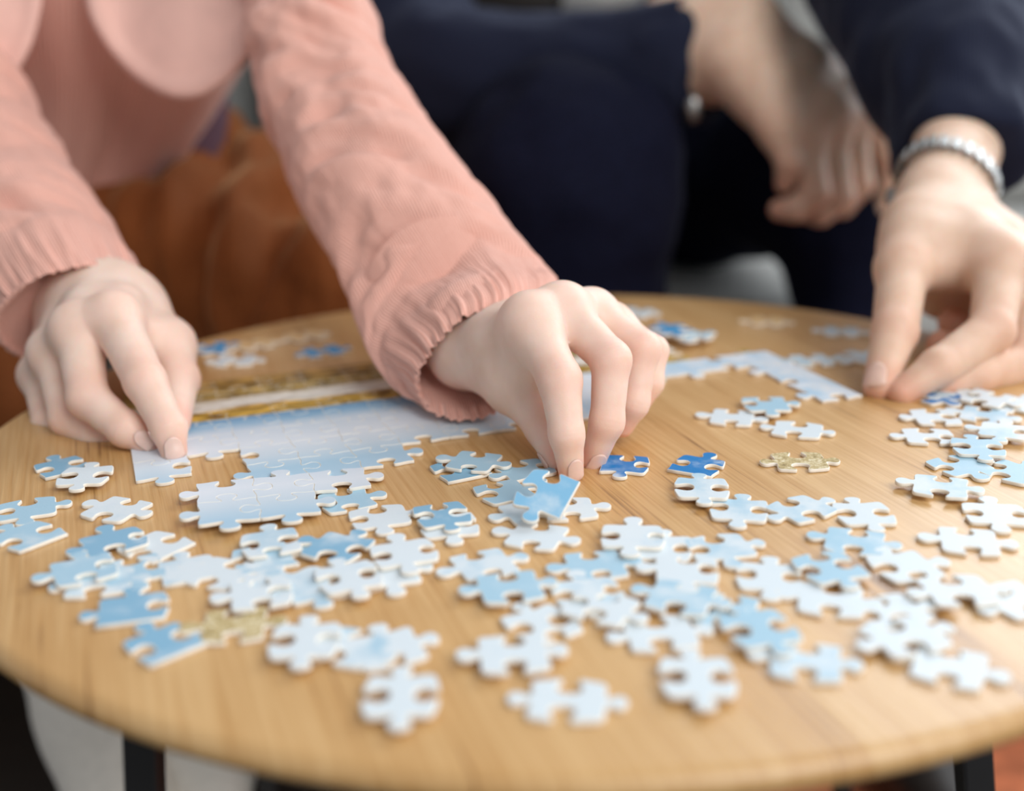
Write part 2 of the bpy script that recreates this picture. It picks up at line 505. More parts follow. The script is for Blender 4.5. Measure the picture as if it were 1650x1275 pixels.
def piece(cx, cy, ex, ey, code, col, z, label, group=None, rx=0, ry=0):
    z0 = z*.0016
    c = T(cx, cy, z0+PT); e = T(ex, ey, z0+PT)
    ang = math.atan2(e.y-c.y, e.x-c.x)
    o = bpy.data.objects.new('puzzle_piece', loose_mesh(code, len(pieces) % 3, col if col in 'gn' else 's'))
    o.location = (c.x, c.y, TZ+z0+.0001)
    o.rotation_euler = (math.radians(rx), math.radians(ry), ang)
    if col in COL:
        rgb, a = COL[col]
        o.color = (*rgb, a)
    link(o)
    tag(o, label, 'puzzle piece', group or 'loose puzzle pieces on the table')
    pieces.append(o)
    return o
PL = [
 # left edge of the table
 (99, 752, 125, 746, 'tbfb', 'm', 0, 'blue piece half under a white piece, left of the child\'s puzzle corner'),
 (137, 766, 181, 764, 'tbtb', 'w', 1, 'white piece lying on a blue piece at the far left below the child\'s hand'),
 (188, 820, 238, 829, 'btbt', 'w', 0, 'white piece alone on the wood at the left, above the blue overlapping cluster'),
 (43, 820, 95, 812, 'bttb', 'l', 0, 'light blue piece at the left table edge, behind a flat-edged one'),
 (46, 863, 84, 849, 'tbfb', 'l', 0, 'light blue flat-edged piece cut by the left frame edge'),
 (135, 917, 190, 905, 'tbbt', 'l', 1, 'light blue piece with an upper left knob, front left of the blue cluster'),
 (182, 873, 229, 862, 'tbbt', 'm', 1, 'medium blue piece at the back of the left cluster'),
 (250, 880, 276, 868, 'tbfb', 'w', 0, 'white flat-edged piece under the right side of the left blue cluster'),
 (214, 918, 257, 909, 'bbtt', 'l', 0, 'pale blue piece at the right front of the left blue cluster'),
 (160, 938, 190, 935, 'btbt', 'p', 0, 'small visible bit of a pale piece under the front of the left cluster'),
 (303, 918, 352, 909, 'tbff', 'p', 0, 'pale corner piece with two flat sides between the left and middle clusters'),
 # behind / around the joined section
 (356, 923, 372, 926, 'btbt', 'w', 0, 'pale piece peeking from beneath the corner piece and the white pair'),
 (438, 874, 484, 867, 'tbbb', 'p', 1, 'pale piece with one upright knob at the back of the middle cluster'),
 (425, 898, 474, 889, 'bttb', 'l', 0, 'light blue piece under the back of the middle cluster'),
 (545, 881, 590, 889, 'tbbt', 'm', 1, 'piece with a bright blue patch in the middle cluster'),
 (650, 891, 695, 884, 'tbtb', 'w', 1, 'white piece with upright knob at the right end of the middle cluster'),
 (418, 955, 470, 948, 'bbbt', 'w', 1, 'large white piece on top at the front of the middle cluster'),
 (440, 925, 480, 915, 'tbtb', 'p', 0, 'pale piece beneath the large white one in the middle cluster'),
 (511, 945, 560, 936, 'tbtt', 'p', 0, 'pale blue piece right of the large white one in the middle cluster'),
 (562, 929, 610, 920, 'tbtb', 'w', 1, 'white piece bridging two pale ones in the middle cluster'),
 (624, 923, 668, 916, 'bttb', 'w', 0, 'white piece at the lower right of the middle cluster'),
 (611, 833, 660, 826, 'bttb', 'w', 0, 'white piece between the joined section and the stacked blue pair'),
 (712, 829, 762, 822, 'bbtb', 'm', 1, 'upper blue piece of the stacked pair right of the joined section'),
 (724, 846, 765, 842, 'tbtb', 'w', 0, 'white lower piece of the stacked pair right of the joined section'),
 (560, 806, 594, 800, 'btbb', 'l', 0, 'light blue piece touching the right end of the joined section'),
 # around the pinching fingers
 (764, 743, 822, 749, 'btbt', 'l', 1, 'light blue piece lying on a darker one left of the pinching thumb'),
 (741, 757, 795, 746, 'bbfb', 'm', 0, 'darker blue flat-edged piece underneath, left of the pinching thumb'),
 (846, 757, 880, 750, 'bbtt', 'l', 0, 'light blue piece directly behind the thumb of the pinching hand'),
 (812, 792, 855, 783, 'bttb', 'l', 0, 'light blue piece left of the lifted piece'),
 (856, 824, 892, 817, 'btbt', 'p', 0, 'pale piece partly under the lifted piece, its left knob showing'),
 (918, 820, 944, 818, 'btbf', 'w', 0, 'white piece sticking out right of the lifted piece'),
 (865, 863, 935, 872, 'btbt', 'w', 0, 'white piece with knobs left and right just in front of the lifted piece'),
 (1006, 748, 1045, 750, 'bbtf', 'd', 0, 'deep blue flat-edged piece right of the middle fingertip'),
 (1123, 750, 1172, 758, 'tbfb', 'd', 0, 'deep blue flat-edged piece at the start of the curved row on the right'),
 (1131, 786, 1172, 787, 'tbtb', 'p', 1, 'pale piece second in the curved row, touching the deep blue one'),
 (1192, 821, 1236, 824, 'tbtb', 'p', 0, 'pale piece third in the curved row on the right'),
 (1291, 820, 1334, 806, 'btbt', 'p', 0, 'pale tilted piece fourth in the curved row on the right'),
 (1392, 827, 1436, 826, 'tbtb', 'w', 0, 'white piece ending the curved row on the right'),
 (1378, 872, 1446, 880, 'btbt', 'l', 0, 'light blue piece just in front of the end of the curved row'),
 (1288, 743, 1346, 742, 'btbt', 'g', 0, 'golden glittering piece alone on the wood at the right'),
 # front centre
 (780, 909, 834, 898, 'btbt', 'p', 0, 'pale piece with side knobs behind the light blue one, front centre'),
 (822, 945, 885, 938, 'btbt', 'l', 1, 'light blue piece with side knobs in front of the pale one, front centre'),
 (1018, 864, 1066, 865, 'tbtb', 'w', 1, 'white piece with front and back knobs right of the front centre'),
 (960, 910, 1020, 905, 'btbt', 'l', 0, 'light blue piece left of a white one with front and back knobs'),
 (968, 978, 1020, 990, 'btbb', 'w', 1, 'white piece on top of a pale one left of the blue front group'),
 (945, 955, 985, 950, 'tbtb', 'p', 0, 'pale piece beneath the white one left of the blue front group'),
 (872, 1006, 925, 990, 'tbbb', 'w', 0, 'white piece behind the star-shaped one near the front centre'),
 (828, 1052, 890, 1048, 'btbt', 'w', 1, 'star-shaped white piece left of centre near the front, overlapping another'),
 (913, 1128, 998, 1132, 'btbt', 'w', 0, 'white star-shaped piece nearest the front edge of the table'),
 (646, 1120, 710, 1118, 'tbtb', 'w', 1, 'white piece nearest the front edge on the left, overlapping one behind'),
 (625, 1044, 690, 1030, 'ttbb', 'w', 0, 'pale piece just behind the front left white one'),
 (560, 1042, 590, 1050, 'btbt', 'p', 0, 'pale piece squeezed between two white ones at the front left'),
 (492, 1031, 553, 1029, 'tbtb', 'w', 1, 'white piece right of the pale golden one at the front left'),
 (212, 981, 280, 972, 'tbft', 'm', 0, 'medium blue flat-edged piece at the front left, the rear one of two'),
 (264, 1036, 322, 1013, 'tbfb', 'm', 0, 'bright blue flat-edged piece closest to the front left edge'),
 (378, 1006, 430, 1002, 'btbt', 'g', 0, 'pale golden piece half under the white cluster at the front left'),
 # right front field
 (1106, 917, 1148, 918, 'bbtt', 'w', 1, 'white piece left of the row leading to the front right'),
 (1160, 882, 1210, 876, 'bttb', 'p', 0, 'pale piece behind the white ones right of the front centre'),
 (1068, 882, 1100, 884, 'tbtb', 'w', 0, 'white piece tucked beside the one with front and back knobs'),
 (1240, 929, 1293, 932, 'tbtb', 'w', 0, 'white piece left of a light blue one in the front right field'),
 (1338, 914, 1392, 905, 'bbtb', 'l', 1, 'light blue piece amid white ones in the front right field'),
 (1458, 912, 1512, 905, 'ttbb', 'w', 0, 'white piece right of the light blue one in the front right field'),
 (1339, 966, 1398, 972, 'btbt', 'w', 0, 'white piece in front of the light blue one in the front right field'),
 (1543, 951, 1598, 948, 'btbt', 'w', 1, 'white piece with side knobs toward the right edge of the front field'),
 (1638, 966, 1650, 972, 'tbtb', 'w', 0, 'white piece cut by the right frame edge in the front field'),
 (1098, 962, 1160, 972, 'btbt', 'l', 1, 'bright sky blue piece in the middle of the front right field'),
 (1172, 985, 1225, 990, 'btbb', 'l', 0, 'light blue piece touching the bright sky blue one, front right field'),
 (1224, 1012, 1268, 1005, 'tbtb', 'l', 1, 'light blue piece third in the diagonal blue row'),
 (1299, 1064, 1378, 1072, 'btbt', 'p', 0, 'pale blue star-shaped piece ending the diagonal blue row'),
 (1062, 1020, 1110, 1016, 'btbt', 'w', 0, 'pale piece just behind the big white front knobbed one'),
 (1124, 1090, 1196, 1090, 'tbtb', 'w', 1, 'white piece with front and back knobs at the front, right of centre'),
 (1435, 985, 1482, 975, 'btbb', 'w', 0, 'white piece at the back of the front right overlapping trio'),
 (1458, 1025, 1518, 1012, 'btbt', 'w', 1, 'white piece in the middle of the front right overlapping trio'),
 (1530, 1072, 1586, 1084, 'btbt', 'w', 0, 'white piece nearest the front right table edge'),
 (1590, 990, 1630, 985, 'btbt', 'w', 0, 'white piece behind the front right overlapping trio') if False else None,
 # right side field
 (1516, 783, 1580, 790, 'btbt', 'p', 1, 'pale piece with side knobs at the left end of the right field'),
 (1546, 750, 1590, 742, 'bttb', 'l', 0, 'light blue piece linked behind the pale one in the right field'),
 (1576, 720, 1624, 722, 'tbtb', 'l', 1, 'light blue piece with a blue knob in the right field'),
 (1632, 760, 1650, 752, 'bttb', 'l', 0, 'light blue piece cut by the right frame edge beside the right field'),
 (1603, 828, 1648, 830, 'tbtb', 'w', 0, 'white piece with a rear knob at the right, behind another white one'),
 (1561, 871, 1624, 876, 'btbt', 'w', 0, 'white piece with side knobs at the right, in front of another'),
 (1497, 703, 1540, 704, 'bbbt', 'w', 0, 'white piece at the left end of the pile by the adult hand'),
 (1508, 672, 1566, 672, 'bbbt', 'w', 0, 'white piece second row of the pile by the adult hand'),
 (1585, 668, 1632, 674, 'btbt', 'p', 0, 'pale piece in the middle of the pile by the adult hand'),
 (1618, 694, 1650, 698, 'tbtt', 'p', 1, 'pale piece toward the right of the pile by the adult hand'),
 (1592, 642, 1640, 652, 'btbb', 'w', 1, 'white piece at the back of the pile by the adult hand'),
 (1640, 650, 1665, 655, 'tbtb', 'w', 0, 'white piece cut by the right frame edge in the pile by the adult hand'),
 (1545, 636, 1580, 630, 'btbt', 'p', 0, 'pale piece under the curled finger of the adult hand'),
 (1506, 638, 1528, 634, 'tbtb', 'd', 0, 'dark blue piece in the shadow under the adult fingers'),
 # beyond the frame of the puzzle
 (1180, 672, 1235, 676, 'btbt', 'w', 0, 'white piece at the left of the trio inside the puzzle frame'),
 (1235, 651, 1282, 650, 'bttb', 'l', 1, 'light blue piece on top of the trio inside the puzzle frame'),
 (1284, 692, 1338, 697, 'btbt', 'w', 0, 'white piece at the front of the trio inside the puzzle frame'),
 (1356, 534, 1396, 536, 'btbt', 'p', 0, 'pale piece beyond the puzzle frame, next to the far table edge'),
 (1308, 580, 1348, 578, 'btbt', 'p', 0, 'pale piece lying just outside the right puzzle border'),
 (1384, 575, 1400, 578, 'tbtb', 'p', 0, 'pale piece behind the adult thumb'),
 (1236, 517, 1265, 518, 'btbt', 'n', 0, 'tan piece blending with the wood at the far table edge'),
 (1024, 503, 1050, 505, 'btbt', 'p', 0, 'pale piece at the far table edge behind the small knuckles'),
 (1080, 531, 1118, 527, 'tbtb', 'b', 3, 'deep blue piece resting on the far puzzle border'),
 (1112, 541, 1148, 535, 'btbb', 'l', 2, 'light blue piece under the deep blue one on the far puzzle border'),
 (344, 560, 368, 556, 'bttb', 'b', 0, 'blue piece beyond the puzzle beside the child\'s thumb'),
 (379, 581, 412, 580, 'btbt', 'w', 0, 'white piece beyond the puzzle beside the child\'s thumb'),
 (410, 554, 448, 549, 'btbt', 'n', 0, 'tan piece beyond the puzzle near the brown trousers, the left one'),
 (492, 541, 528, 535, 'btbt', 'n', 0, 'tan piece beyond the puzzle near the brown trousers, the right one'),
 (520, 566, 556, 561, 'btbt', 'b', 0, 'blue piece beyond the puzzle in front of a tan one'),
]
for e in PL:
    if e is None: continue
    piece(*e)
# the piece pinched between thumb and finger, its far side lifted
hp = piece(880, 800, 917, 815, 'bftb', 'm', 2.6, 'blue flat-edged piece lifted between thumb and index finger')
hp.color = (.22, .47, .68, .80)
hp.location = T(880, 799, .0085)
hp.rotation_euler = (Matrix.Rotation(math.radians(22), 4, 'X') @ Matrix.Rotation(math.radians(-24), 4, 'Z')).to_euler()
# ------------------------------------------------------------------ bodies as blended distance fields
def cone(P, a, b, r1, r2):
    P = P.astype(np.float64, copy=False)
    ab = b-a; L2 = float(ab@ab)+1e-12
    t = np.clip(((P-a)@ab)/L2, 0, 1)
    q = P-a-t[:, None]*ab
    return np.sqrt((q*q).sum(1))-(r1+(r2-r1)*t)
def smin(a, b, k):
    h = np.maximum(k-np.abs(a-b), 0)/k
    return np.minimum(a, b)-h*h*k*.25
def smax(a, b, k):
    return -smin(-a, -b, k)
A_ = lambda v: np.array(v, float)
class Field:
    "core primitives blend together; every finger blends with the core only"
    def __init__(s, kcore=.010, kfin=.006):
        s.core = []; s.fing = []; s.kc = kcore; s.kf = kfin; s.grooves = []; s.cut = []
    def add(s, a, b, r1, r2, k=None): s.core.append((A_(a), A_(b), r1, r2, k or s.kc))
    def finger(s, pts, rs, k=.0025, kf=None):
        s.fing.append(([A_(p) for p in pts], rs, k, kf or s.kf))
    def groove(s, p, axis, dors, w, depth, n=1, gap=.0012):
        s.grooves.append((A_(p), A_(axis), A_(dors), w, depth, n, gap))
    def pts_bounds(s):
        Q = []
        for a, b, r1, r2, k in s.core: Q += [a-r1, a+r1, b-r2, b+r2]
        for pts, rs, k, kf in s.fing:
            for p, r in zip(pts, rs): Q += [p-r, p+r]
        Q = np.array(Q)
        return Q.min(0)-.006, Q.max(0)+.006
    def __call__(s, P):
        d = None
        for a, b, r1, r2, k in s.core:
            e = cone(P, a, b, r1, r2)
            d = e if d is None else smin(d, e, k)
        res = d
        for pts, rs, k, kf in s.fing:
            f = None
            for i in range(len(pts)-1):
                e = cone(P, pts[i], pts[i+1], rs[i], rs[i+1])
                f = e if f is None else smin(f, e, k)
            res = np.minimum(res, smin(d, f, kf))
        for p, ax, dr, w, dep, n, gap in s.grooves:
            q = P-p; x = q@ax; rad = np.sqrt((q*q).sum(1))
            m = np.clip((q@dr)/(rad+1e-9), 0, 1)*np.exp(-(rad/w)**4)
            g = 0
            for i in range(n):
                g = g+np.exp(-((x-(i-(n-1)/2)*gap)/.00055)**2)
            res = res+dep*m*g
        return res
def surface_nets(F, org, h):
    S = F < 0
    nx, ny, nz = F.shape
    cs = np.zeros((nx-1, ny-1, nz-1), np.int8)
    for dx in (0, 1):
        for dy in (0, 1):
            for dz in (0, 1):
                cs += S[dx:nx-1+dx, dy:ny-1+dy, dz:nz-1+dz]
    act = np.argwhere((cs > 0) & (cs < 8))
    idx = -np.ones(cs.shape, np.int64)
    idx[act[:, 0], act[:, 1], act[:, 2]] = np.arange(len(act))
    acc = np.zeros((len(act), 3)); cnt = np.zeros(len(act))
    cr = [(0, 0, 0), (1, 0, 0), (0, 1, 0), (1, 1, 0), (0, 0, 1), (1, 0, 1), (0, 1, 1), (1, 1, 1)]
    ed = [(0, 1), (2, 3), (4, 5), (6, 7), (0, 2), (1, 3), (4, 6), (5, 7), (0, 4), (1, 5), (2, 6), (3, 7)]
    val = [F[act[:, 0]+c[0], act[:, 1]+c[1], act[:, 2]+c[2]] for c in cr]
    for a, b in ed:
        va, vb = val[a], val[b]
        m = (va < 0) != (vb < 0)
        t = np.where(m, va/np.where(m, va-vb, 1), 0)
        p = np.array(cr[a])+t[:, None]*(np.array(cr[b])-np.array(cr[a]))
        acc[m] += p[m]; cnt[m] += 1
    V = (act+acc/cnt[:, None])*h+org
    faces = []
    for ax in range(3):
        o1, o2 = [(1, 2), (2, 0), (0, 1)][ax]
        sl0 = [slice(None)]*3; sl1 = [slice(None)]*3
        sl0[ax] = slice(0, -1); sl1[ax] = slice(1, None)
        e = np.argwhere(S[tuple(sl0)] != S[tuple(sl1)])
        e = e[(e[:, o1] > 0) & (e[:, o2] > 0) & (e[:, o1] < F.shape[o1]-1) & (e[:, o2] < F.shape[o2]-1)]
        s0 = S[e[:, 0], e[:, 1], e[:, 2]]
        def cell(d1, d2):
            c = e.copy(); c[:, o1] += d1; c[:, o2] += d2
            return idx[c[:, 0], c[:, 1], c[:, 2]]
        q = np.stack([cell(-1, -1), cell(0, -1), cell(0, 0), cell(-1, 0)], 1)
        q[~s0] = q[~s0][:, ::-1]
        faces.append(q)
    return V, np.concatenate(faces)
def mesh_field(fn, lo, hi, h, project=1):
    kc = 3
    n = np.ceil((hi-lo)/(h*kc)).astype(int)+1
    ax = [lo[i]+h*kc*(np.arange(n[i])) for i in range(3)]
    G = np.stack(np.meshgrid(*ax, indexing='ij'), -1).reshape(-1, 3)
    Fc = fn(G).reshape(n)
    nf = n*kc
    base = np.repeat(np.repeat(np.repeat(Fc, kc, 0), kc, 1), kc, 2)
    F = base
    near = np.argwhere(np.abs(base) < h*kc*2.2)
    P = lo+near*h
    F[near[:, 0], near[:, 1], near[:, 2]] = fn(P)
    V, Q = surface_nets(F, lo, h)
    for _ in range(project):
        d = fn(V); e = h*.3
        g = np.stack([fn(V+np.eye(3)[i]*e)-d for i in range(3)], 1)
        g /= np.linalg.norm(g, axis=1)[:, None]+1e-9
        V = V-g*np.clip(d, -h, h)[:, None]*.9
    return V, Q
def nail(field, tip, axis, dors, L_, W_, name='fingernail', mat=None, parent=None, back=0.0):
    "thin curved plate that hugs the fingertip: tip = free edge, axis = along finger to the tip"
    axis = Vector(axis).normalized(); dors = Vector(dors)
    dors = (dors-axis*dors.dot(axis)).normalized(); side = axis.cross(dors)
    nu, nv = 13, 11
    start = []
    for j in range(nv):
        v = j/(nv-1)
        for i in range(nu):
            u = -1+2*i/(nu-1)
            w = W_/2*(1-.12*(1-v))
            # rounded cuticle and gently rounded free edge
            ll = L_*(v-1)+(abs(u)**2.4)*(L_*.30*(1-v)-L_*.16*v)
            start.append(Vector(tip)+axis*(ll-back)+side*(u*w)+dors*.012)
    P = A_(start); D = -A_(dors)
    hit = np.zeros(len(P))
    for _ in range(60):
        d = field(P); P = P+np.clip(d, -1, 1)[:, None]*D*.8
    e = 2e-4
    g = np.stack([field(P+np.eye(3)[i]*e)-field(P-np.eye(3)[i]*e) for i in range(3)], 1)
    g /= np.linalg.norm(g, axis=1)[:, None]+1e-9
    Pt = P+g*.00022
    faces = []
    for j in range(nv-1):
        for i in range(nu-1):
            a = j*nu+i
            faces.append((a, a+1, a+nu+1, a+nu))
    o = meshobj(name, [Vector(p) for p in Pt], faces, mat, parent, True, Vector((0, 0, 0)))
    sd = o.modifiers.new('thick', 'SOLIDIFY'); sd.thickness = .0004; sd.offset = 0
    return o

# ---- skin
def skin_mat(name, base, red, pale):
    m, nt, b = new_mat(name); L = nt.links
    at = N(nt, 'ShaderNodeAttribute'); at.attribute_name = 'flush'
    tc = N(nt, 'ShaderNodeTexCoord')
    nz = N(nt, 'ShaderNodeTexNoise'); nz.inputs['Scale'].default_value = 90; nz.inputs['Detail'].default_value = 4
    L.new(tc.outputs['Object'], nz.inputs['Vector'])
    r = ramp(nt, [(.3, base), (.7, pale)]); L.new(nz.outputs['Fac'], r.inputs['Fac'])
    mx = N(nt, 'ShaderNodeMix', data_type='RGBA'); mx.inputs['B'].default_value = (*red, 1)
    L.new(at.outputs['Fac'], mx.inputs['Factor']); L.new(r.outputs['Color'], mx.inputs['A'])
    L.new(mx.outputs['Result'], b.inputs['Base Color'])
    b.inputs['Roughness'].default_value = .5
    b.inputs['Specular IOR Level'].default_value = .35
    b.inputs['Subsurface Weight'].default_value = .55
    b.inputs['Subsurface Radius'].default_value = (1.0, .35, .2)
    b.inputs['Subsurface Scale'].default_value = .0055
    vo = N(nt, 'ShaderNodeTexVoronoi'); vo.inputs['Scale'].default_value = 1500
    L.new(tc.outputs['Object'], vo.inputs['Vector'])
    n2 = N(nt, 'ShaderNodeTexNoise'); n2.inputs['Scale'].default_value = 350; n2.inputs['Detail'].default_value = 4
    L.new(tc.outputs['Object'], n2.inputs['Vector'])
    ad = N(nt, 'ShaderNodeMath', operation='MULTIPLY_ADD'); ad.inputs[1].default_value = .35
    L.new(vo.outputs['Distance'], ad.inputs[0]); L.new(n2.outputs['Fac'], ad.inputs[2])
    bp = N(nt, 'ShaderNodeBump'); bp.inputs['Strength'].default_value = .10; bp.inputs['Distance'].default_value = .0006
    L.new(ad.outputs[0], bp.inputs['Height']); L.new(bp.outputs['Normal'], b.inputs['Normal'])
    return m
def nail_mat(name, col):
    m = simple_mat(name, col, .36, .03, 200)
    b = m.node_tree.nodes['Principled BSDF']
    b.inputs['Subsurface Weight'].default_value = .2
    b.inputs['Subsurface Scale'].default_value = .002
    return m
M['skin_child'] = skin_mat('skin_child', (.81, .59, .48), (.86, .40, .30), (.87, .67, .57))
M['skin_adult'] = skin_mat('skin_adult', (.70, .48, .35), (.72, .33, .23), (.78, .57, .44))
M['nail_child'] = nail_mat('nail_child', (.86, .58, .50))
M['nail_adult'] = nail_mat('nail_adult', (.76, .50, .41))

def build_body(name, parts, mat, parent):
    "parts: list of (V, Q, flush) joined to one mesh"
    Vs, Qs, Fl, n = [], [], [], 0
    for V, Q, fl in parts:
        Vs.append(V); Qs.append(Q+n); Fl.append(fl); n += len(V)
    V = np.concatenate(Vs)-A_(parent.location); Q = np.concatenate(Qs); Fl = np.concatenate(Fl)
    me = bpy.data.meshes.new(name)
    me.vertices.add(len(V)); me.vertices.foreach_set('co', V.astype(np.float32).ravel())
    me.loops.add(len(Q)*4); me.loops.foreach_set('vertex_index', Q.astype(np.int32).ravel())
    me.polygons.add(len(Q))
    me.polygons.foreach_set('loop_start', np.arange(0, len(Q)*4, 4, dtype=np.int32))
    me.polygons.foreach_set('loop_total', np.full(len(Q), 4, np.int32))
    me.polygons.foreach_set('use_smooth', np.ones(len(Q), bool))
    me.update(calc_edges=True); me.validate()
    at = me.attributes.new('flush', 'FLOAT', 'POINT')
    at.data.foreach_set('value', Fl.astype(np.float32))
    me.materials.append(mat)
    return link(bpy.data.objects.new(name, me), parent)
def hand(spec, h=.0009):
    """spec: wrist [(p, r)...] chains, mcp radii, fingers {name: (joints, radii)}, thumb, extra core cones.
    Returns field, vertices, quads, flush"""
    f = Field(spec.get('kcore', .010), spec.get('kfin', .006))
    names = ('index', 'middle', 'ring', 'pinky')
    W = spec['wrist']                   # four points across the wrist, index side first
    wr = spec['wrist_r']
    for i, nm in enumerate(names):
        jt, rs = spec[nm]
        f.add(W[i], jt[0], wr[i], rs[0]*.98)
    for i in range(3):                  # the palm between the knuckles
        a, ra = spec[names[i]][0][0], spec[names[i]][1][0]; b, rb = spec[names[i+1]][0][0], spec[names[i+1]][1][0]
        f.add(a, b, ra*.82, rb*.82)
        m1 = Vector(W[i]).lerp(Vector(a), .55); m2 = Vector(W[i+1]).lerp(Vector(b), .55)
        f.add(m1, m2, ra*.85, rb*.85)
    for a, b, r1, r2 in spec['arm']: f.add(a, b, r1, r2, .016)
    tj, tr = spec['thumb']
    f.add(W[0], tj[0], wr[0], tr[0]*.95)
    f.add(tj[0], tj[1], tr[0], tr[1])
    for e in spec.get('extra', ()):
        f.add(*e)
    for nm in names:
        jt, rs = spec[nm]
        f.finger(jt, rs, .003)
    f.finger(tj[1:], tr[1:], .003)
    for g in spec.get('grooves', ()): f.groove(*g)
    lo, hi = f.pts_bounds()
    V, Q = mesh_field(f, lo, hi, h)
    fl = np.zeros(len(V))
    for nm in names+('thumb',):
        jt, rs = spec[nm]
        for k, (p, r) in enumerate(zip(jt, rs)):
            if nm == 'thumb' and k == 0: continue
            d = np.linalg.norm(V-A_(p), axis=1)
            amp = (.30, .42, .30, .95)[k] if nm != 'thumb' else (0, .2, .4, .95)[k]
            fl = np.maximum(fl, amp*np.exp(-(d/(r*1.35))**2))
    for p, r, amp in spec.get('flush', ()):
        d = np.linalg.norm(V-A_(p), axis=1)
        fl = np.maximum(fl, amp*np.exp(-(d/r)**2))
    return f, V, Q, fl

# ------------------------------------------------------------------ cloth as lofted tubes
def loft(name, rings, mat, parent, n_u=96, n_v=60, disp=None, thick=.0012, up=(0, 0, 1), cap=(False, False), rest=False):
    """rings: (centre, rx, ry[, normal]) or a list of points (a free closed loop); swept smoothly; UV = turns and metres along"""
    upv = Vector(up)
    cen = [Vector(r[0]) if isinstance(r, tuple) else sum((Vector(p) for p in r), Vector())/len(r) for r in rings]
    ctrl = []
    for i, r in enumerate(rings):
        if isinstance(r, tuple):
            t = cen[min(i+1, len(cen)-1)]-cen[max(i-1, 0)]
            if t.length < 1e-5: t = Vector((0, -1, 0))
            if len(r) > 3: t = Vector(r[3])
            t.normalize()
            sd = t.cross(upv).normalized(); u2 = sd.cross(t)
            if ctrl:                                   # keep the seam from twisting
                ref = Vector(ctrl[-1][0])-cen[i-1]
                u_ = ref-t*ref.dot(t)
                if ref.length > 1e-6 and u_.length > 1e-6 and len(r) > 3:
                    sd = u_.normalized(); u2 = sd.cross(t)
            R = np.array([tuple(cen[i]+sd*math.cos(2*math.pi*k/n_u)*r[1]+u2*math.sin(2*math.pi*k/n_u)*r[2]) for k in range(n_u)])
        else:
            lp = crom([tuple(p) for p in r]+[tuple(r[0])], 12)
            L_ = np.array(lp); seg = np.r_[0, np.cumsum(np.linalg.norm(np.diff(L_, axis=0), axis=1))]
            q = np.linspace(0, seg[-1], n_u, endpoint=False)
            R = np.stack([np.interp(q, seg, L_[:, c]) for c in range(3)], 1)
        if ctrl:
            prev = ctrl[-1]-A_(cen[i-1])
            best = None
            for flip in ((False, True) if not isinstance(r, tuple) else (False,)):
                Rf = R[::-1] if flip else R
                for sh in range(0, n_u, 1 if not isinstance(r, tuple) or not isinstance(rings[i-1], tuple) else n_u):
                    c = ((np.roll(Rf, sh, 0)-A_(cen[i])-prev)**2).sum()
                    if best is None or c < best[0]: best = (c, flip, sh)
            R = np.roll(R[::-1] if best[1] else R, best[2], 0)
        ctrl.append(R)
    per = max(2, n_v//(len(ctrl)-1))
    rows = crom([tuple(R.ravel()) for R in ctrl], per)
    rows = [np.array(r).reshape(n_u, 3) for r in rows]
    Cn = [r.mean(0) for r in rows]
    Ltot = sum(np.linalg.norm(Cn[i+1]-Cn[i]) for i in range(len(Cn)-1))
    verts, uvs, s = [], [], 0
    for i, R in enumerate(rows):
        if i: s += np.linalg.norm(Cn[i]-Cn[i-1])
        for k in range(n_u):
            p = Vector(R[k]); o_ = p-Vector(Cn[i])
            if disp: p = p+o_.normalized()*disp(s/Ltot, 2*math.pi*k/n_u, s)
            if rest and (p.x-TC.x)**2+(p.y-TC.y)**2 < TR*TR and p.z < TZ+.0026: p.z = TZ+.0026
            verts.append(p); uvs.append((k/n_u, s))
    faces = []
    m = len(rows)
    for i in range(m-1):
        for k in range(n_u):
            k2 = (k+1) % n_u
            faces.append((i*n_u+k, i*n_u+k2, (i+1)*n_u+k2, (i+1)*n_u+k))
    if cap[0]: faces.append(list(range(n_u))[::-1])
    if cap[1]: faces.append(list(range((m-1)*n_u, m*n_u)))
    o = meshobj(name, verts, faces, mat, parent)
    me = o.data
    uv = me.uv_layers.new(name='UVMap')
    for poly in me.polygons:
        for li in poly.loop_indices:
            vi = me.loops[li].vertex_index
            u, v = uvs[vi]
            uv.data[li].uv = (u, v)
        if len(poly.vertices) == 4:
            us = [uv.data[li].uv[0] for li in poly.loop_indices]
            if max(us)-min(us) > .5:
                for li in poly.loop_indices:
                    if uv.data[li].uv[0] < .5: uv.data[li].uv[0] += 1.0
    if thick:
        sdm = o.modifiers.new('thick', 'SOLIDIFY'); sdm.thickness = thick; sdm.offset = -1
    return o
def fold_noise(x, y, z, oct=2):
    v = mnoise.noise((x, y, z)); 
    if oct > 1: v += .5*mnoise.noise((2.1*x+7, 2.1*y, 2.1*z))
    return v
def sdf_cloth(name, cones, mat, parent, h=.005, k=.04, amp=.006, freq=14, stretch=(1, 1, 1), seed=0):
    f = Field(k, k)
    for c in cones: f.add(*c)
    lo, hi = f.pts_bounds(); lo -= .02; hi += .02
    V, Q = mesh_field(f, lo, hi, h)
    e = h*.5
    d0 = f(V)
    g = np.stack([f(V+np.eye(3)[i]*e)-d0 for i in range(3)], 1); g /= np.linalg.norm(g, axis=1)[:, None]+1e-9
    st = Vector(stretch)
    dd = np.array([fold_noise(p[0]*freq*st.x+seed, p[1]*freq*st.y, p[2]*freq*st.z) for p in V])
    dd = np.sign(dd)*np.abs(dd)**.8
    V = V+g*(dd*amp)[:, None]
    return build_body(name, [(V, Q, np.zeros(len(V)))], mat, parent)
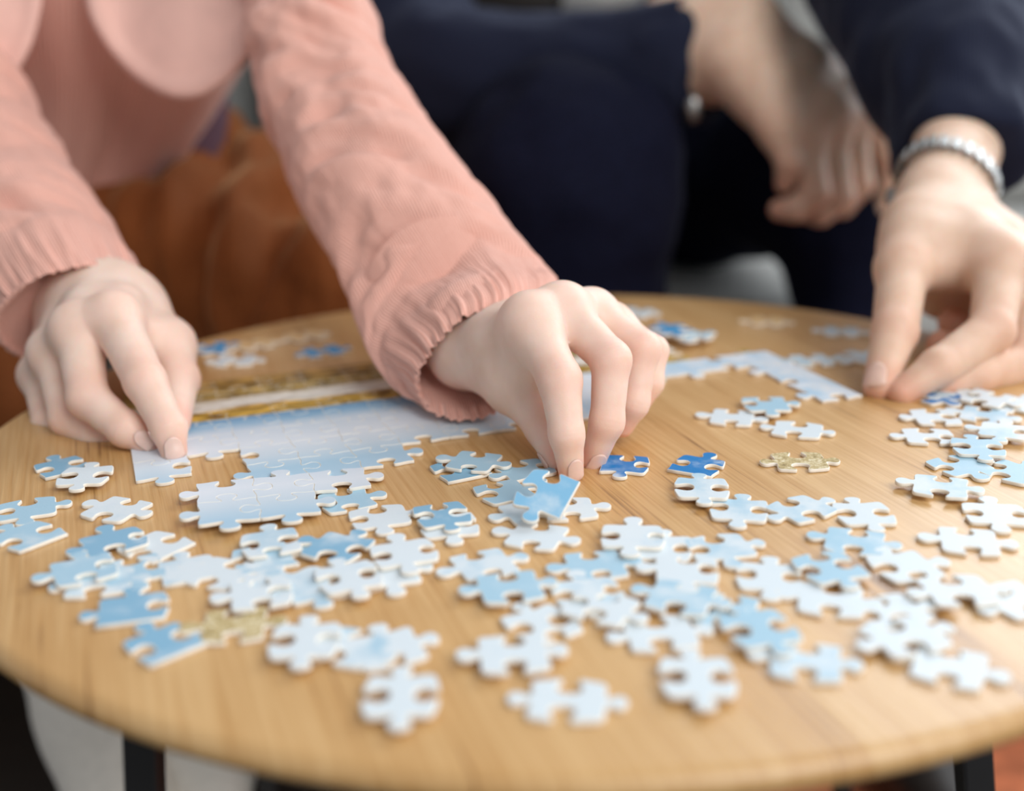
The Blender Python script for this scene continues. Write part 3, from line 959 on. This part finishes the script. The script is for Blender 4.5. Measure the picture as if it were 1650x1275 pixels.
# ------------------------------------------------------------------ child
GIRL = Vector((-.22, .95, .42))
girl = empty('person', GIRL)
tag(girl, 'child in pink blouse and brown trousers, both hands on the puzzle', 'person')
def mm(*a): return [v*.001 for v in a]
# her left hand pinches the lifted piece
LH = dict(
    wrist=[J(752, 572, .497), J(752, 558, .505), J(757, 544, .515), J(764, 529, .525)], wrist_r=mm(9.6, 10.5, 10.5, 10),
    index=([J(854, 518, .452), J(902, 612, .428), J(913, 700, .416), J(920, 758, .4165)], mm(10.0, 8.2, 6.4, 4.9)),
    middle=([J(906, 501, .463), J(985, 580, .437), J(978, 680, .428), J(956, 741, .430)], mm(9.2, 7.5, 6.4, 5.0)),
    ring=([J(953, 507, .477), J(1036, 562, .458), J(1021, 650, .450), J(1003, 686, .452)], mm(8.4, 7.0, 6.0, 4.8)),
    pinky=([J(985, 523, .490), J(1053, 565, .478), J(1048, 618, .471), J(1032, 650, .469)], mm(7.6, 6.0, 5.2, 4.3)),
    thumb=([J(788, 572, .490), J(828, 618, .467), J(879, 690, .440), J(898, 744, .428)], mm(10, 10.0, 7.8, 5.2)),
    arm=[(J(748, 562, .503), J(640, 450, .585), .0145, .018), (J(758, 540, .52), J(660, 430, .595), .0145, .018)],
    extra=[(J(856, 534, .455), J(838, 608, .460), .0078, .0088), (J(800, 552, .48), J(826, 592, .468), .011, .010),
           (J(872, 560, .446), J(852, 622, .455), .0065, .0065), (J(752, 572, .497), J(826, 622, .468), .0085, .0095)],
)
def creases(spec, names, dors, depth=.00032):
    g = []
    for nm in names:
        jt, rs = spec[nm]
        for k, n in ((1, 4), (2, 2)):
            ax = (Vector(jt[k+1])-Vector(jt[k-1])).normalized()
            d = Vector(dors); d = (d-ax*d.dot(ax)).normalized()
            g.append((jt[k], ax, d, rs[k]*1.15, depth, n, .0014))
    return g
LH['grooves'] = creases(LH, ('index', 'middle', 'ring'), (.35, -1, .1))
fL, V1, Q1, F1 = hand(LH, .0007)
# her right hand presses the corner piece
RH = dict(
    wrist=[J(205, 482, .545), J(165, 478, .545), J(135, 490, .55), J(108, 512, .555)], wrist_r=mm(11, 11.5, 11.5, 11),
    index=([J(184, 514, .502), J(234, 615, .468), J(272, 690, .452), J(280, 727, .448)], mm(10.4, 8.5, 7.0, 5.4)),
    middle=([J(126, 532, .502), J(142, 642, .474), J(203, 692, .461), J(240, 713, .458)], mm(10, 8.5, 7.2, 5.4)),
    ring=([J(87, 568, .512), J(110, 674, .485), J(158, 706, .477), J(192, 715, .474)], mm(9, 7.8, 6.7, 5.2)),
    pinky=([J(64, 604, .527), J(78, 683, .501), J(112, 706, .491), J(142, 713, .487)], mm(8, 6.8, 6, 4.8)),
    thumb=([J(222, 500, .545), J(272, 555, .525), J(288, 612, .505), J(284, 682, .472)], mm(12, 10.6, 9.0, 6.0)),
    arm=[(J(170, 484, .55), J(60, 400, .63), .0185, .022), (J(142, 494, .555), J(30, 420, .63), .0175, .022)],
    extra=[(J(190, 530, .508), J(268, 560, .522), .008, .009)],
)
RH['grooves'] = creases(RH, ('index', 'middle', 'ring'), (.1, -.7, .7))
fR, V2, Q2, F2 = hand(RH)
girl_body = build_body('body', [(V1, Q1, F1), (V2, Q2, F2)], M['skin_child'], girl)
def nails(f, spec, parent, mat, items):
    for nm, dors, L_, W_, fwd in items:
        jt, rs = spec[nm]
        tip = Vector(jt[-1]); ax = (Vector(jt[-1])-Vector(jt[-2])).normalized()
        o = nail(f, tip+ax*rs[-1]*fwd, ax, dors, L_, W_, 'fingernail', mat, parent)
        o.location = -parent.parent.location
nails(fL, LH, girl_body, M['nail_child'], [('index', (.40, -1, .1), .0098, .0066, .72), ('middle', (.30, -1, .0), .0094, .0072, .74), ('thumb', (-1, .3, .1), .009, .006, .6)])
nails(fR, RH, girl_body, M['nail_child'], [('index', (.35, -1, .4), .0088, .0078, .75), ('middle', (.6, -1, .2), .0088, .0072, .75)])

# ---- her clothes
def cloth_mat(name, lo, hi, ribs, bump=.5, rough=.9, sheen=.3, dist=2.0, sheen_col=None):
    m, nt, b = new_mat(name); L = nt.links
    uv = N(nt, 'ShaderNodeTexCoord')
    mp = N(nt, 'ShaderNodeMapping'); mp.inputs['Scale'].default_value = (ribs, 30, 1)
    L.new(uv.outputs['UV'], mp.inputs['Vector'])
    wv = N(nt, 'ShaderNodeTexWave'); wv.wave_type = 'BANDS'; wv.bands_direction = 'X'
    wv.inputs['Scale'].default_value = .32; wv.inputs['Distortion'].default_value = dist; wv.inputs['Detail'].default_value = 2; wv.inputs['Detail Scale'].default_value = 1.5
    L.new(mp.outputs['Vector'], wv.inputs['Vector'])
    nz = N(nt, 'ShaderNodeTexNoise'); nz.inputs['Scale'].default_value = 420; nz.inputs['Detail'].default_value = 3
    L.new(uv.outputs['Object'], nz.inputs['Vector'])
    ad = N(nt, 'ShaderNodeMath', operation='MULTIPLY_ADD'); ad.inputs[1].default_value = .6
    L.new(nz.outputs['Fac'], ad.inputs[0]); L.new(wv.outputs['Fac'], ad.inputs[2])
    r = ramp(nt, [(.2, lo), (1.1, hi)]); L.new(ad.outputs[0], r.inputs['Fac'])
    L.new(r.outputs['Color'], b.inputs['Base Color'])
    b.inputs['Roughness'].default_value = rough; b.inputs['Sheen Weight'].default_value = sheen
    b.inputs['Sheen Roughness'].default_value = .4
    if sheen_col: b.inputs['Sheen Tint'].default_value = (*sheen_col, 1)
    b.inputs['Specular IOR Level'].default_value = .2
    bp = N(nt, 'ShaderNodeBump'); bp.inputs['Strength'].default_value = bump; bp.inputs['Distance'].default_value = .0008
    L.new(ad.outputs[0], bp.inputs['Height']); L.new(bp.outputs['Normal'], b.inputs['Normal'])
    return m
M['pink'] = cloth_mat('pink_crinkle_cotton', (.80, .38, .29), (.90, .52, .43), 170, .6)
M['brown'] = cloth_mat('brown_corduroy', (.20, .055, .013), (.42, .14, .035), 60, .6, .85, .5, sheen_col=(1, .6, .3))
M['tights'] = simple_mat('cream_tights', (.86, .80, .71), .85, .05, 200, .3, 900, sheen=.3)

def sleeve_disp(rings, rim, seed, amp=.0075, ng=40):
    P = [Vector(r[0]) if isinstance(r, tuple) else sum((Vector(p) for p in r), Vector())/len(r) for r in rings]; cum = [0]
    for i in range(1, len(P)): cum.append(cum[-1]+(P[i]-P[i-1]).length)
    ar = cum[rim]
    def f(s, a, arc):
        x, y = math.cos(a), math.sin(a)
        q = ar-arc
        big = min(1, s*6)*max(.15, min(1, q/.06))
        n = fold_noise(x*.8+seed, y*.8+arc*7, arc*42+x*1.2)
        d = amp*big*(n-.6*abs(n)+.15)
        d += .0009*mnoise.noise((x*5+seed, y*5, arc*90))
        w = math.exp(-(q/.016)**2)
        ph = ng*a+2.5*mnoise.noise((x*2, y*2, arc*25+seed))
        d += w*.0007*(math.sin(ph)+.7*math.sin(ph*1.61+1.3))
        w2 = math.exp(-((q-.016)/.014)**2)          # long gathers that die out up the sleeve
        d += w2*.0045*(abs(mnoise.noise((x*8+seed, y*8, 3.3+arc*7)))-.2)
        d -= .0014*math.exp(-((q-.036)/.0022)**2)   # seam of the cuff
        if q < -.004: d *= .25
        return d
    return f
NR_ = (.50, -.74, -.45)
LS = [(J(478, -140, .74), .034, .036), (J(492, 0, .71), .034, .036), (J(512, 110, .68), .0375, .0375), (J(556, 205, .65), .0375, .0375),
      (J(602, 285, .610), .0385, .0385)]
SEAM = [J(894, 452, .536), J(854, 409, .540), J(800, 391, .540), J(740, 404, .538), J(680, 438, .532), J(630, 493, .524), J(600, 556, .515), J(614, 594, .508), J(650, 632, .502), J(700, 650, .503),
        J(770, 640, .508), J(850, 560, .52), J(900, 495, .53)]
RIM = [J(888, 462, .512), J(813, 486, .493), J(757, 506, .486), J(716, 537, .482), J(686, 576, .483), J(671, 610, .485), J(674, 640, .488), T(697, 662, .007), T(738, 676, .004),
       T(785, 671, .004), J(826, 646, .486), J(862, 590, .495), J(892, 520, .505)]
rc = sum(RIM, Vector())/len(RIM); bk_ = (J(706, 450, .556)-rc).normalized()
def rimring(sc, back): return [rc+(p-rc)*sc+bk_*back for p in RIM]
sc_ = sum(SEAM, Vector())/len(SEAM)
ax_ = (J(648, 352, .580)-J(556, 205, .65)).normalized()
def towards(c, r, f):
    res = []
    for p in SEAM:
        d = p-sc_; d = (d-ax_*d.dot(ax_)).normalized()
        res.append((Vector(c)+d*r).lerp(p, f))
    return res
LS += [towards(J(645, 350, .585), .039, .18), towards(J(690, 420, .560), .040, .55), SEAM, [(a*.45+b*.55) for a, b in zip(rimring(1.06, .004), rimring(1.12, .016))], rimring(1.0, 0), rimring(.95, .004), rimring(.96, .03), (J(706, 455, .552), .035, .035)]
loft('sleeve', LS, M['pink'], girl, 220, 220, sleeve_disp(LS, 10, 3.1), .0, rest=True)
NR2 = (.42, -.68, -.60)
RS = [(J(-170, 10, .80), .045, .045), (J(-80, 170, .72), .043, .043), (J(-15, 285, .66), .040, .040), (J(38, 370, .615), .0385, .0385),
      (J(82, 440, .582), .0375, .0375), (J(108, 484, .563), .0365, .0365, NR2), (J(124, 508, .553), .0345, .0345, NR2),
      (J(119, 500, .556), .0325, .0325, NR2), (J(96, 465, .572), .0335, .0335)]
loft('sleeve', RS, M['pink'], girl, 180, 140, sleeve_disp(RS, 6, 8.7), .0, rest=True)
# blouse body
def torso_disp(s, a, arc):
    return .006*fold_noise(math.cos(a)*2.6+4, math.sin(a)*2.6, s*1.6)
loft('blouse', [(J(175, -330, .86), .05, .05), (J(170, -230, .86), .125, .075), (J(165, -120, .86), .128, .08), (J(165, 20, .865), .106, .078), (J(160, 150, .875), .078, .068),
                (J(145, 250, .885), .058, .062), (J(135, 308, .89), .056, .062)], M['pink'], girl, 160, 90, torso_disp, .002, up=(0, 1, 0))
M['purple'] = simple_mat('mauve_shaded_lining', (.13, .07, .10), .9, .1, 80, .4, 500)  # added mauve tube: blouse lining with the torso's side shade in its colour
loft('shaded_lining', [(J(300, 60, .92), .03, .03), (J(285, 200, .915), .035, .035), (J(255, 320, .91), .04, .04)], M['purple'], girl, 48, 30, torso_disp, 0, up=(0, 1, 0))
# wide scalloped collar: two rounded leaves that hang in front of the chest
def collar(outline, Yf, name='collar'):
    pts = crom(outline, 6)[:-1]
    cx = sum(p[0] for p in pts)/len(pts); cy = sum(p[1] for p in pts)/len(pts)
    rows = 14
    verts, faces = [], []
    n = len(pts)
    for k in range(rows+1):
        f = 1-k/rows*.98
        for (x, y) in pts:
            X, Yy = cx+(x-cx)*f, cy+(y-cy)*f
            yy = Yf(X, Yy)
            if k <= 3: yy -= (.0, .0018, .0018, .0004)[k]       # stitched rim
            verts.append(J(X, Yy, yy))
    for k in range(rows):
        for i in range(n):
            j = (i+1) % n
            faces.append((k*n+i, k*n+j, (k+1)*n+j, (k+1)*n+i))
    faces.append(list(range(rows*n, (rows+1)*n)))
    o = meshobj(name, verts, faces, M['pink_plain'], girl)
    bm = bmesh.new(); bm.from_mesh(o.data); bmesh.ops.recalc_face_normals(bm, faces=bm.faces[:]); bm.to_mesh(o.data); bm.free()
    sdm = o.modifiers.new('thick', 'SOLIDIFY'); sdm.thickness = .003; sdm.offset = 0
    return o
M['pink_plain'] = simple_mat('pink_collar_cotton', (.86, .52, .44), .9, .05, 60, .4, 500, sheen=.3)
collar([(135, -120), (140, 0), (165, 62), (215, 122), (278, 157), (335, 150), (395, 98), (425, 20), (440, -120), (290, -170), (135, -120)],
       lambda x, y: .738-.050*max(0, min(1, (x-190)/240))**1.3+.00014*(120-y)+.002*math.sin(x/26))
collar([(-190, -100), (-170, 60), (-90, 140), (-20, 160), (30, 110), (60, 40), (72, -60), (60, -130), (-80, -160), (-190, -100)],
       lambda x, y: .742+.002*math.sin(x/26)+.00013*(120-y))
# trousers
def cones_px(lst): return [(J(*a), J(*b), r1, r2) for a, b, r1, r2 in lst]
sdf_cloth('trousers', cones_px([((120, 400, .93), (330, 440, .86), .075, .074), ((330, 440, .86), (520, 520, .80), .074, .066), ((330, 330, .98), (500, 420, .90), .075, .07),
                                ((120, 400, .93), (-60, 560, .82), .075, .075), ((-60, 560, .82), (-90, 690, .74), .073, .068), ((520, 520, .80), (430, 760, .74), .064, .05), ((430, 760, .74), (345, 960, .705), .05, .042), ((-90, 690, .74), (-30, 850, .72), .066, .055), ((-30, 850, .72), (70, 975, .70), .055, .046)]),
          M['brown'], girl, .004, .03, .017, 19, (1.6, .6, .6), 2)
# legs in cream tights below the table
for a, b, c, ft, r in (((90, 960, .70), (165, 1150, .64), (228, 1420, .58), (-.165, .50), (.038, .035, .031)), ((330, 1000, .70), (330, 1200, .645), (338, 1450, .60), (-.125, .53), (.034, .029, .025))):
    ank = Vector((ft[0], ft[1]+.06, .055)); toe = Vector((ft[0], ft[1]-.06, .022)); heel = Vector((ft[0], ft[1]+.075, .03))
    sdf_cloth('stocking', [(J(*a), J(*b), r[0], r[1]), (J(*b), J(*c), r[1], r[2]), (J(*c), ank, r[2], .026), (ank, heel, .026, .026), (ank, toe, .027, .02)], M['tights'], girl, .005, .02, .0006, 30)
# ------------------------------------------------------------------ adult
DAD = Vector((.05, 1.3, .42))
dad = empty('person', DAD)
tag(dad, 'adult in dark navy shirt and trousers reaching to the puzzle from behind', 'person')
DL = dict(
    wrist=[J(1498, 330, .630), J(1510, 322, .642), J(1526, 322, .654), J(1542, 330, .664)], wrist_r=mm(13.5, 14, 14, 13),
    index=([J(1612, 430, .565), J(1598, 533, .528), J(1512, 592, .509), J(1453, 633, .503)], mm(12, 10.2, 8.6, 6.3)),
    middle=([J(1662, 445, .585), J(1650, 588, .535), J(1572, 606, .520), J(1512, 622, .514)], mm(12.5, 10.4, 8.8, 6.8)),
    ring=([J(1695, 465, .61), J(1668, 575, .570), J(1585, 580, .556), J(1518, 556, .560)], mm(12, 10, 8.8, 7.6)),
    pinky=([J(1710, 480, .64), J(1690, 560, .605), J(1605, 560, .592), J(1535, 520, .592)], mm(11, 9, 8, 7.5)),
    thumb=([J(1474, 365, .606), J(1455, 432, .572), J(1442, 535, .534), J(1417, 622, .510)], mm(14, 12.4, 10.5, 7.4)),
    arm=[(J(1512, 305, .648), J(1545, 170, .735), .0185, .0215), (J(1534, 310, .66), J(1578, 175, .74), .018, .021)],
    extra=[(J(1560, 365, .63), J(1480, 405, .592), .013, .012), (J(1600, 408, .575), J(1475, 405, .585), .009, .011),
           (J(1585, 440, .575), J(1500, 440, .578), .005, .006),
           (J(1500, 420, .615), J(1660, 470, .63), .017, .016), (J(1520, 470, .622), J(1670, 520, .635), .015, .014)],
    kcore=.016, kfin=.008,
)
fD, V3, Q3, F3 = hand(DL, .0012)
DR = dict(
    wrist=[J(1190, 105, .915), J(1190, 78, .93), J(1190, 50, .945), J(1190, 22, .96)], wrist_r=mm(19, 21, 21, 19),
    index=([J(1294, 212, .885), J(1314, 312, .862), J(1282, 336, .862), J(1256, 338, .868)], mm(15, 11, 9.6, 7.8)),
    middle=([J(1332, 192, .90), J(1352, 318, .876), J(1322, 342, .878), J(1290, 340, .885)], mm(15, 11.5, 10, 7.8)),
    ring=([J(1364, 180, .92), J(1384, 298, .90), J(1356, 330, .905), J(1318, 332, .91)], mm(14.5, 11, 9.8, 7.8)),
    pinky=([J(1392, 172, .94), J(1430, 262, .935), J(1424, 322, .94), J(1408, 356, .94)], mm(13, 9.6, 8, 6.4)),
    thumb=([J(1215, 135, .90), J(1252, 205, .872), J(1272, 262, .862), J(1264, 296, .866)], mm(17, 13, 10, 7)),
    arm=[(J(1190, 92, .93), J(1080, 112, .96), .031, .036), (J(1190, 45, .95), J(1080, 65, .97), .030, .036)],
    kcore=.022, kfin=.01,
)
fE, V4, Q4, F4 = hand(DR, .0018)
dad_body = build_body('body', [(V3, Q3, F3), (V4, Q4, F4)], M['skin_adult'], dad)
nails(fD, DL, dad_body, M['nail_adult'], [('thumb', (-.85, -1, .25), .0125, .0105, .7)])

M['navy'] = cloth_mat('navy_shirt_cotton', (.006, .008, .020), (.011, .014, .034), 120, .3, .9, .14, sheen_col=(.6, .7, 1))
M['navy_dark'] = simple_mat('navy_trouser_twill', (.005, .006, .018), .9, .2, 200, .3, 900)
M['navy_dark'].node_tree.nodes['Principled BSDF'].inputs['Specular IOR Level'].default_value = .12
M['steel'] = simple_mat('brushed_steel', (.36, .36, .35), .38, .05, 80, metal=1)
M['leather'] = simple_mat('dark_leather', (.02, .015, .012), .5)
def big_folds(seed, amp):
    def f(s, a, arc):
        x, y = math.cos(a), math.sin(a)
        d = amp*fold_noise(x*1.1+seed, y*1.1+s*2.5, s*9)
        return d
    return f
# sleeve of the arm resting on the knee
loft('sleeve', [(J(560, -260, 1.22), .075, .075), (J(610, -60, 1.15), .072, .072), (J(650, 70, 1.07), .068, .066), (J(740, 122, 1.01), .058, .056), (J(880, 118, .985), .049, .048), (J(1010, 110, .965), .046, .045),
                (J(1106, 102, .952), .047, .047), (J(1112, 102, .951), .046, .046), (J(1106, 102, .952), .044, .044), (J(1040, 104, .962), .043, .043)], M['navy'], dad, 120, 110, big_folds(1.7, .006), 0)
# sleeve of the reaching arm
ND = (-.15, -.72, -.62)
loft('sleeve', [(J(1400, -280, 1.02), .085, .085), (J(1445, -90, .92), .075, .075), (J(1500, 40, .83), .064, .064), (J(1535, 135, .765), .052, .052), (J(1548, 205, .720), .0405, .0405), (J(1555, 255, .694), .034, .034),
                (J(1554, 248, .698), .032, .032), (J(1550, 190, .725), .033, .033)], M['navy'], dad, 120, 110, big_folds(5.2, .006), 0)
loft('shirt', [(J(860, -520, 1.40), .07, .07), (J(880, -400, 1.38), .20, .11), (J(890, -200, 1.38), .23, .13), (J(900, 0, 1.38), .215, .13), (J(905, 190, 1.38), .20, .135), (J(905, 330, 1.38), .205, .14)],
     M['navy'], dad, 120, 70, big_folds(9.4, .008), 0, up=(0, 1, 0))
sdf_cloth('trousers', cones_px([((700, 300, 1.38), (920, 270, .95), .10, .082), ((920, 270, .95), (915, 300, .91), .080, .078), ((915, 300, .91), (920, 760, .90), .078, .062), ((920, 760, .90), (930, 1150, .92), .062, .052),
                                ((1060, 300, 1.38), (1290, 262, 1.08), .10, .078), ((1290, 262, 1.08), (1372, 340, 1.0), .078, .064), ((1372, 340, 1.0), (1372, 760, .96), .052, .05), ((1372, 760, .96), (1395, 1110, .97), .05, .048), ((700, 320, 1.38), (1060, 320, 1.38), .11, .11)]),
          M['navy_dark'], dad, .006, .03, .006, 16, (1, 1, 1), 5)
for px, Yf, zf in ((930, .92, 0), (1405, .97, .013)):
    c = J(px, 1200, Yf)
    sdf_cloth('shoe', [((c.x, Yf+.03, .045+zf), (c.x+.005, Yf-.10, .038+zf), .042, .036), ((c.x+.005, Yf-.10, .038+zf), (c.x+.01, Yf-.17, .031+zf), .036, .028)], M['leather'], dad, .005, .02, .0008, 30)
# belt with its buckle
bk = J(968, 6, 1.232)
loft('belt', [(J(905, 20, 1.38), .212, .137), (J(905, -18, 1.38), .212, .137)], M['leather'], dad, 96, 4, None, .004, up=(0, 1, 0))
box('belt_buckle', bk-Vector((.040, .004, .014)), bk+Vector((.040, .004, .014)), M['steel'], dad, .003)
# cuff button
def ball(name, c, r, mat, parent, sc=(1, 1, 1)):
    bm = bmesh.new(); bmesh.ops.create_uvsphere(bm, u_segments=20, v_segments=12, radius=r)
    for v in bm.verts: v.co = Vector((v.co.x*sc[0], v.co.y*sc[1], v.co.z*sc[2]))+Vector(c)-parent.location
    me = bpy.data.meshes.new(name); bm.to_mesh(me); bm.free(); me.materials.append(mat)
    me.polygons.foreach_set('use_smooth', [True]*len(me.polygons))
    return link(bpy.data.objects.new(name, me), parent)
ball('cuff_button', J(1117, 176, .905), .0065, M['steel'], dad, (.9, .6, 1.5))

# ---- wristwatch
wc = J(1526, 298, .657)
wax = (J(1562, 172, .738)-J(1520, 318, .645)).normalized()
watch = empty('wristwatch', wc)
tag(watch, 'steel link wristwatch on the wrist of the reaching adult', 'watch')
side = wax.cross(Vector((0, -1, .2))).normalized(); upw = side.cross(wax).normalized()
RX, RY = .0285, .0245
NL = 26
for k in range(NL):
    a = 2*math.pi*(k+.5)/NL
    c = wc+side*math.cos(a)*RX+upw*math.sin(a)*RY
    tg = (-side*math.sin(a)*RX+upw*math.cos(a)*RY).normalized()
    nr = wax.cross(tg).normalized()
    if nr.dot(c-wc) < 0: nr = -nr
    vs_ = []
    hw, hl, ht = .006, .0028, .0012
    for z in (-1, 1):
        for x, y in ((-1, -1), (1, -1), (1, 1), (-1, 1)):
            vs_.append(c+wax*hw*x+tg*hl*y+nr*ht*z)
    o = meshobj('strap_link', vs_, [(3, 2, 1, 0), (4, 5, 6, 7)]+[(i, (i+1) % 4, 4+(i+1) % 4, 4+i) for i in range(4)], M['steel'], watch, False)
    bm = bmesh.new(); bm.from_mesh(o.data); bmesh.ops.recalc_face_normals(bm, faces=bm.faces[:]); bm.to_mesh(o.data); bm.free()
    bv = o.modifiers.new('bevel', 'BEVEL'); bv.width = .0009; bv.segments = 2
# case and crown on the outer side of the wrist
ca = max((math.radians(t) for t in range(0, 360, 5)), key=lambda t: (side*math.cos(t)*RX+upw*math.sin(t)*RY).y)
def watch_case():
    c = wc+side*math.cos(ca)*(RX+.002)+upw*math.sin(ca)*(RY+.002)
    nr = (side*math.cos(ca)/RX+upw*math.sin(ca)/RY).normalized()
    t1 = wax; t2 = nr.cross(wax).normalized()
    vs_, fs = [], []
    n = 40
    prof_ = [(.0005, -.003), (.0115, -.003), (.013, -.001), (.013, .002), (.0118, .004), (.011, .0042), (.0106, .0036), (.0005, .0036)]
    for i in range(n):
        a = 2*math.pi*i/n
        for r_, z in prof_: vs_.append(c+(t1*math.cos(a)+t2*math.sin(a))*r_+nr*z)
    m = len(prof_)
    for i in range(n):
        j = (i+1) % n
        for k in range(m-1): fs.append((i*m+k, j*m+k, j*m+k+1, i*m+k+1))
    meshobj('watch_case', vs_, fs, M['steel'], watch)
watch_case()
